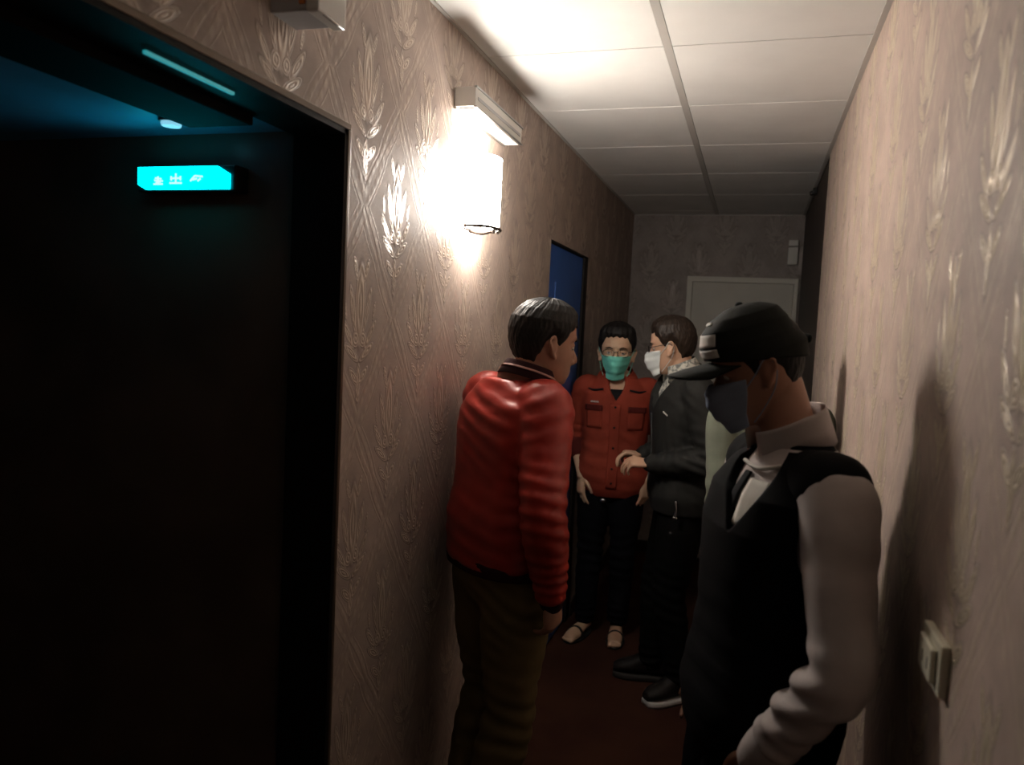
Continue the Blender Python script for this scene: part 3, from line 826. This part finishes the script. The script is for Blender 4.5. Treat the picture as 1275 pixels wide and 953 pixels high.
fs = [(p.elR, UP, .10, .004, .04), (p.elL, UP, .10, .004, .04), (p.shR, A(-.5, 0, 1), .10, .0025, .05), (p.spine(1.05)[0] + A(0, -.1, 0), A(.15, 0, 1), .2, .003, .07)]
displace(me, folds(fs, .0018, 8)); vneck(p, me, 1.325, 4.2); us = link('uniform_shirt', me, RU, root)
DK = cloth('black undershirt', (.010, .010, .012), .9)
DRED = cloth('dark red trim', (.09, .012, .010), .85)
add_mesh('undershirt', p.torso(.006, 1.20, 1.392, 30, 120), DK, us)
collar(p, us, RU, .074, 1.445, .05, .030, .55, tilt=.012)
for sd in (-1, 1):                                     # collar points with a dark underside line
    q = [p.tor_pt(1.392, sd*.34, .040), p.tor_pt(1.384, sd*.62, .036), p.tor_pt(1.390, sd*.95, .034)]
    add_mesh('collar_edge', tube(q, [.005, .0055, .003], seg=8), DK, us)
patch('placket', p, .86, 1.32, -.10, .10, .020, RU, us, .004, grow=gj, nz=24)
for sd in (-1, 1):
    patch('pocket', p, 1.18, 1.29, sd*.30, sd*.85, .019, RU, us, .004, grow=gj); patch('pocket_flap', p, 1.275, 1.305, sd*.28, sd*.87, .020, DRED, us, .006, grow=gj)
for z in (1.30, 1.19, 1.08, .97, .89):
    b = p.tor_pt(z, 0, .026 + gj(z)); add_mesh('button', ball(b, A(.006, .003, .006), n=6), DK, us)
WH = cloth('white print', (.75, .72, .68), .8)
for i in range(7):
    patch('chest_lettering', p, 1.318, 1.325 + .003*(i % 2), .40 + i*.042, .428 + i*.042, .0195, WH, us, .002, 1, 1, grow=gj)
for sd in 'RL': cuff(p, sd, .30, .056, .035, DRED, us)
JEAN = cloth('black trousers cloth', (.006, .006, .008), .95, 0, .05)
L = [p.torso(.010, .79, .94)] + [p.leg_solid(sd, [.094*k, .094*k, .074*k, .070*k, .066*k, .056*k], .93) for sd in 'RL']
me = fuse('trousers', L, .008, 4); displace(me, folds([(p.knR, UP, .16, .003, .06), (p.knL, UP, .16, .003, .06), (p.anR, UP, .12, .004, .04), (p.anL, UP, .12, .004, .04)], .003, 6))
tr = link('trousers', me, JEAN, root)
q = p.tor_pt(.80, 0, .028); q2 = p.spine(.80)[0]
add_mesh('belt_buckle', ball(A(-.69, q[1]-.012, .755), A(.016, .008, .012), n=8), STEEL, tr)
for x, y, d in ((-.775, 4.01, (-.28, -1)), (-.60, 4.04, (.12, -1))):
    d = nrm(A(*d, 0)); r = np.cross(d, UP); c = A(x, y, 0); n = 40
    rr = []
    for z, g in ((.0015, 0), (.005, .003), (.011, .002), (.013, -.001)):
        a = np.linspace(0, 2*PI, n, endpoint=False)
        rr.append(np.array([c + d*(.052 + (.128+g)*math.cos(t)) + r*(.046+g)*math.sin(t)*(1 + .12*math.cos(t)) + UP*z for t in a]))
    sl = add_mesh('sandal', rings_mesh(rr), BLACKP, root)
    st = tube([c + d*.085 - r*.046 + UP*.010, c + d*.078 - r*.030 + UP*.050, c + d*.075 + UP*.063, c + d*.078 + r*.030 + UP*.050, c + d*.085 + r*.046 + UP*.010], [.012]*5, ref=d, ratio=.25, seg=12)
    add_mesh('strap', st, BLACKP, sl)

# ---- 3: man in the black jacket, in profile facing left
hc = at(836, 432, 3.45)
p = Person((-.255, 3.47), (-1, -.15), 1.70, lean=(-.02, 0), chest_face=(-.9, -.42), head=hc, head_face=(-1, .03), pitch=.16, roll=0, build=1.0, hk=.98)
k = p.k
p.arm('L', at(812, 578, 3.28), A(.8, -.2, -.6)); p.arm('R', A(-.46, 3.62, 1.06), A(.6, .5, -.6))
p.leg('L', (-.215, 3.44, .09)); p.leg('R', (-.36, 3.60, .09))
root = empty('person', (-.255, 3.47, 0), 'person in black jacket and glasses, side view facing left, hand held out at the waist', 'person')
build_body(p, root, skin('skin warm', (.56, .34, .23)), {'L': dict(palm=A(0, .3, -1), thumb=A(-.1, -.3, 1), curl=.55, d=nrm(A(-1, -.12, .05)), spread=.1), 'R': dict(palm=A(0, -.2, -1), thumb=A(0, -.5, .4), curl=.6, d=nrm(A(-1, -.2, 0)))})
hair_shell(p, root, HAIRB, .019, .190, .126, .050, 9, .008); eyes(p, root); glasses(p, root)
face_mask(p, root, cloth('white mask fabric', (.66, .70, .70), .8), label='white face mask')
BLK = cloth('black jacket cloth', (.013, .013, .012), .75, 0, .3)
gj = lambda z: .010 + .014*math.exp(-((z-1.0)/.12)**2)
L = [p.torso(.022, .86, 1.462, grow=gj)]
for sd in 'RL': L.append(p.arm_solid(sd, [.068*k, .074*k, .068*k, .062*k, .056*k, .042*k], .97))
me = fuse('jacket', L, .0065, 4)
fs = []
for sd in 'RL':
    E_, S_, W_ = getattr(p, 'el'+sd), getattr(p, 'sh'+sd), getattr(p, 'wr'+sd)
    fs += [(E_, lin(W_, E_, .5)-S_, .12, .005, .045), (lin(E_, W_, .7), W_-E_, .09, .003, .035), (S_, A(.5, -.4, 1), .11, .003, .05)]
displace(me, folds(fs, .002, 14)); vneck(p, me, 1.30, 5.0, off=-.12); jk = link('jacket', me, BLK, root)
GST = cloth('grey piping', (.07, .08, .08), .8)
collar(p, jk, BLK, .076, 1.440, .04, .014, .50, tilt=.01); collar(p, jk, GST, .080, 1.452, .008, .006, .50, 'collar_piping', .003, tilt=.01)
def m_check():
    m, t, q = new_mat('pale patterned shirt'); n = noise(t, 70, 2)
    t.links.new(mixc(t, n.step(.42, .6), (.55, .54, .48), (.20, .21, .20)), q.inputs['Base Color']); q.inputs['Roughness'].default_value = .85; return m
CHK = m_check()
sh = add_mesh('shirt', p.torso(.006, 1.0, 1.452, 40, 120), CHK, root)
collar(p, sh, CHK, .062, 1.462, .060, .018, .40, tilt=.010)
patch('zip', p, .90, 1.28, -.025, .025, .022, GST, jk, .004, 24, 1, grow=gj)
for i in range(4): patch('chest_logo', p, 1.283+.004*i, 1.290+.004*i, -.62-.045*(3-i), -.58-.045*(3-i), .024, WH, jk, .002, 1, 1, grow=gj)
cuff(p, 'L', .97, .036, .03, DK, jk); cuff(p, 'R', .97, .036, .03, DK, jk)
L = [p.torso(.012, .80, .96)] + [p.leg_solid(sd, [.100*k, .100*k, .080*k, .074*k, .070*k, .060*k], .95) for sd in 'RL']
me = fuse('trousers', L, .008, 4); displace(me, folds([(p.knR, UP, .16, .003, .06), (p.knL, UP, .16, .003, .06), (p.anR, UP, .12, .004, .04), (p.anL, UP, .12, .004, .04)], .003, 16))
tr = link('trousers', me, cloth('black wool trousers', (.005, .005, .005), .95, 0, .05), root)
q = p.tor_pt(.93, -1.35, .05); kt = merge([tube([q, q - UP*.03 + A(.004, -.006, 0), q - UP*.06], [.004, .003, .006], seg=8), ball(q - UP*.068, A(.011, .006, .009), n=6)])
add_mesh('key_clip', kt, STEEL, tr)
WSOLE = plain('pale rubber sole', (.45, .44, .43), .6)
shoe(A(-.215, 3.44, 0), (-.75, -.65), DSHOE, WSOLE, root); shoe(A(-.36, 3.60, 0), (-1, -.1), DSHOE, SOLE, root)

# ---- 4: person half hidden behind the capped man
hc = at(952, 452, 2.62)
p = Person((.07, 2.62), (-.25, .97), 1.67, head=hc, head_face=(-.3, .95), pitch=.15, build=.83, hk=.94)
k = p.k
p.arm('L', A(-.075, 2.56, .885), A(.1, -1, 0)); p.arm('R', A(.165, 2.70, .84), A(.3, -1, 0))
p.leg('L', (.0, 2.62, .09)); p.leg('R', (.15, 2.62, .09))
root = empty('person', (.06, 2.62, 0), 'person in pale grey-green top mostly hidden behind the man in the black cap', 'person')
build_body(p, root, skin('skin medium', (.50, .30, .21)), {'L': dict(palm=A(.9, 0, 0), thumb=A(0, 1, 0), curl=.4), 'R': dict(palm=A(-.9, 0, 0), thumb=A(0, 1, 0), curl=.4)}, .006)
hair_shell(p, root, HAIR, .014, .178, .13, .05, 21)
GG = cloth('grey green cotton', (.14, .155, .118), .85)
L = [p.torso(.014, .84, 1.46)] + [p.arm_solid(sd, [.06*k, .062*k, .056*k, .050*k, .046*k, .036*k], .95) for sd in 'RL']
me = fuse('shirt', L, .007, 4); displace(me, folds([(p.elL, UP, .12, .003, .045), (p.elR, UP, .12, .003, .045)], .002, 23)); s5 = link('shirt', me, GG, root)
collar(p, s5, GG, .066, 1.458, .045, .014, .3)
L = [p.torso(.008, .79, .92)] + [p.leg_solid(sd, [.094*k, .092*k, .074*k, .070*k, .066*k, .056*k], .95) for sd in 'RL']
me = fuse('trousers', L, .009, 4); link('trousers', me, JEAN, root)
shoe(A(.0, 2.62, 0), (-.3, 1), DSHOE, SOLE, root); shoe(A(.15, 2.62, 0), (-.1, 1), DSHOE, SOLE, root)

# ---- 5: man in the black cap, nearest, leaning on the right wall
hc = at(942, 457, 1.60)
p = Person((.055, 1.60), (-1, -.30), 1.655, lean=(.04, -.02), chest_face=(-.92, -.40), head=hc, head_face=(-1, -.22), pitch=.34, roll=0, build=1.0, hk=.91)
k = p.k
p.arm('L', A(.066, 1.395, .895), A(.45, -.7, 0)); p.arm('R', A(-.02, 1.80, .86), A(.8, .4, 0))
p.leg('L', (.06, 1.50, .09)); p.leg('R', (.06, 1.70, .09))
root = empty('person', (.065, 1.60, 0), 'person in black cap, black vest and grey shirt looking down beside the right wall', 'person')
build_body(p, root, skin('skin brown', (.40, .20, .13)), {'L': dict(palm=A(.1, .9, 0), thumb=A(-1, .1, 0), curl=.35, d=nrm(A(-.12, 0, -1))), 'R': dict(palm=A(0, -.9, 0), thumb=A(-1, 0, 0), curl=.5)})
hair_shell(p, root, HAIR, .008, .178, .118, .055, 31); eyes(p, root)
face_mask(p, root, cloth('blue grey mask fabric', (.25, .30, .40), .8), label='blue-grey face mask')
GS = cloth('lilac grey shirt cotton', (.58, .51, .49), .8)
L = [p.torso(.010, .84, 1.462)]
for sd in 'RL': L.append(p.arm_solid(sd, [.066*k, .068*k, .061*k, .055*k, .050*k, .042*k], .96))
me = fuse('shirt', L, .006, 4)
fs = []
for sd in 'RL':
    E_, S_, W_ = getattr(p, 'el'+sd), getattr(p, 'sh'+sd), getattr(p, 'wr'+sd)
    fs += [(lin(E_, W_, .30) + A(-.05, 0, 0), lin(W_, E_, .5)-S_ + A(.03, 0, -.1), .085, .007, .048), (lin(E_, W_, .75), W_-E_, .07, .003, .035), (lin(S_, E_, .3), A(.3, 0, 1), .14, .0015, .09)]
displace(me, folds(fs, .0022, 34)); sh = link('shirt', me, GS, root)
collar(p, sh, GS, .070, 1.466, .062, .006, .32, tilt=.016)
cuff(p, 'L', .95, .042, .05, GS, sh); cuff(p, 'R', .95, .042, .05, GS, sh)
WS = cloth('white shirt front', (.72, .68, .62), .8)
patch('undershirt', p, 1.31, 1.40, -.62, -.22, .012, WS, sh, .006, 10, 6)
patch('tie_strip', p, 1.30, 1.41, -.16, -.04, .014, DK, sh, .004, 10, 3)
add_mesh('collar_tip', tube([p.tor_pt(1.432, -.75, .016), p.tor_pt(1.420, -.30, .020), p.tor_pt(1.425, .1, .018)], [.004]*3, seg=8), WS, sh)
VEST = cloth('black vest cloth', (.005, .005, .006), .85, 0, .1)
def vest(th, z):
    a = np.abs(th)
    vneck = ss(np.abs(th+.28), max(0, z-1.30)*3.6 - .02, max(0, z-1.30)*3.6 + .02) if z > 1.30 else np.ones(len(th))
    if z > 1.40: vneck = vneck*1.0
    ry = (a-PI/2)/.40; rz = (z-1.345)/.12
    arm = ss(np.sqrt(ry**2+rz**2), .9, 1.0)
    return -.004 + (.032 + .012*math.exp(-((z-.95)/.12)**2))*(1 - .8*float(ss(z, 1.43, 1.468)))*np.minimum(vneck, 1)*np.maximum(arm, 0)
V_, F_ = p.torso(0, .84, 1.468, 220, 320, fn=vest)
me = to_me('vest', (V_, F_)); bm = bmesh.new(); bm.from_mesh(me); bmesh.ops.recalc_face_normals(bm, faces=bm.faces); bm.to_mesh(me); bm.free(); smooth(me)
displace(me, folds([(p.spine(1.0)[0], UP, .2, .002, .07)], .001, 35)); vs_ = link('vest', me, VEST, root)
# shoulder panels of the vest: wide straps that cover the tops of the sleeves
for sd, sg_ in (('R', 1), ('L', -1)):
    S_, E_ = getattr(p, 'sh'+sd), getattr(p, 'el'+sd); c, F = p.spine(1.37)
    V_, F_ = tube([lin(S_, c, .62) + UP*.022, lin(S_, c, .36) + UP*.012, lin(S_, c, .13) + UP*.016], [.066*k, .076*k, .073*k], seg=32, sub=8)
    add_mesh('shoulder_panel', (V_, F_), VEST, vs_)
L = [p.torso(.014, .79, .95, grow=lambda z: .01)] + [p.leg_solid(sd, [.104*k, .104*k, .084*k, .078*k, .074*k, .062*k], .95) for sd in 'RL']
me = fuse('trousers', L, .008, 4); displace(me, folds([(p.knR, UP, .16, .003, .06), (p.knL, UP, .16, .003, .06)], .003, 36)); link('trousers', me, JEAN, root)
shoe(A(.05, 1.50, 0), (-1, -.3), DSHOE, SOLE, root); shoe(A(.05, 1.70, 0), (-1, -.1), DSHOE, SOLE, root)
# the cap
CAPM = cloth('black cap cotton', (.010, .012, .010), .8)
h = p.head
def capfn(th, z):
    base = .148 - .022*(1-np.cos(th))*.5 + .010*np.cos(th)
    m = ss(z, base-.003, base+.001)
    t = .014 + .008*np.cos(th)*ss(z, .15, .18)*(1-ss(z, .2, .23)) + .010*ss(z, .18, .23)
    return -.010 + m*(t + .010 + .0012*np.abs(np.sin(th*3))**.3)
cp_ = add_mesh('cap', h.grid(capfn, 160, 150), CAPM, root)
add_mesh('button', ball(h.w((0, 0, .261)), A(.008, .008, .005), h.ax, 8), CAPM, cp_)
V, F = [], []; nr, na = 14, 30
for layer in (0, 1):
    for j in range(nr+1):
        for i in range(na+1):
            a = lin(-1.12, 1.12, i/na); q = h.surf(A(a), A(.157), False)[0]
            t = j/nr; ln = .098*math.cos(a*.95)**.6 if abs(a) < 1.5 else 0
            x = q[0]*1.10*(1-.10*t); y = q[1] + .018 + ln*t - .012; z = .155 - .38*x*x/.075*(.6+.6*t) + .008*t - .006*t*t + .002*(1-t)
            V.append(h.w((x, y, z - layer*.0035)))
W = na+1; K = W*(nr+1)
for j in range(nr):
    for i in range(na):
        a = j*W+i; F.append((a, a+1, a+W+1, a+W)); F.append((K+a, K+a+W, K+a+W+1, K+a+1))
for i in range(na): F.append((i, K+i, K+i+1, i+1)); a = nr*W+i; F.append((a, a+1, K+a+1, K+a))
for j in range(nr): a = j*W; F.append((a, a+W, K+a+W, K+a)); a = j*W+na; F.append((a, K+a, K+a+W, a+W))
add_mesh('brim', (np.array(V), F), CAPM, cp_)
def capgrid(t0, t1, z0, z1, off=.033, th=.0025):
    V, F = [], []; nt, nz = 6, 4
    for layer in (0, 1):
        for j in range(nz+1):
            for i in range(nt+1):
                z = lin(z0, z1, j/nz); a = lin(t0, t1, i/nt); q = h.surf(A(a), A(z), False)[0]
                n_ = nrm(A(q[0]/.075**2, q[1]/.095**2, max(z-.13, -.02)/.115**2))
                V.append(h.w(q + n_*(float(capfn(A(a), A(z))[0]) + layer*th)))
    W = nt+1; K = W*(nz+1)
    for j in range(nz):
        for i in range(nt):
            a = j*W+i; F.append((a, a+1, a+W+1, a+W)); F.append((K+a, K+a+W, K+a+W+1, K+a+1))
    for i in range(nt): F.append((i, K+i, K+i+1, i+1)); a = nz*W+i; F.append((a, a+1, K+a+1, K+a))
    for j in range(nz): a = j*W; F.append((a, a+W, K+a+W, K+a)); a = j*W+nt; F.append((a, K+a, K+a+W, a+W))
    return np.array(V), F
for q in ((-.62, .62, .183, .202), (-.66, .66, .163, .178), (-.30, .12, .216, .220)): add_mesh('cap_lettering', capgrid(*q), WH, cp_)
st = tube([h.w((x, -.112 - .004, .150)) for x in (-.03, 0, .03)], [.008, .010, .008], ref=A(0, 0, 1), ratio=.5, seg=10)
add_mesh('back_strap', st, CAPM, cp_)

# ------------------------------------------------------------------ light
def lamp(name, typ, loc, energy, col, **kw):
    l = bpy.data.lights.new(name, typ); l.energy = energy; l.color = col
    for a, b in kw.items(): setattr(l, a, b)
    o = bpy.data.objects.new(name, l); COL.objects.link(o); o.location = loc; return o
WARM = (1, .93, .84)
lamp('sconce_bulb_light', 'POINT', (XL+.055, SY+.0, SZ1-.125), 5, WARM, shadow_soft_size=.012)
cam_d.dof.use_dof = True; cam_d.dof.focus_distance = 2.4; cam_d.dof.aperture_fstop = 3.4
w = bpy.data.worlds.new('World'); bpy.context.scene.world = w; w.use_nodes = True
w.node_tree.nodes['Background'].inputs[0].default_value = (.5, .45, .4, 1); w.node_tree.nodes['Background'].inputs[1].default_value = .02
sc_ = bpy.context.scene
sc_.view_settings.view_transform = 'Standard'; sc_.view_settings.look = 'None'; sc_.view_settings.gamma = 1
sc_.view_settings.use_curve_mapping = False; sc_.view_settings.exposure = 0.0
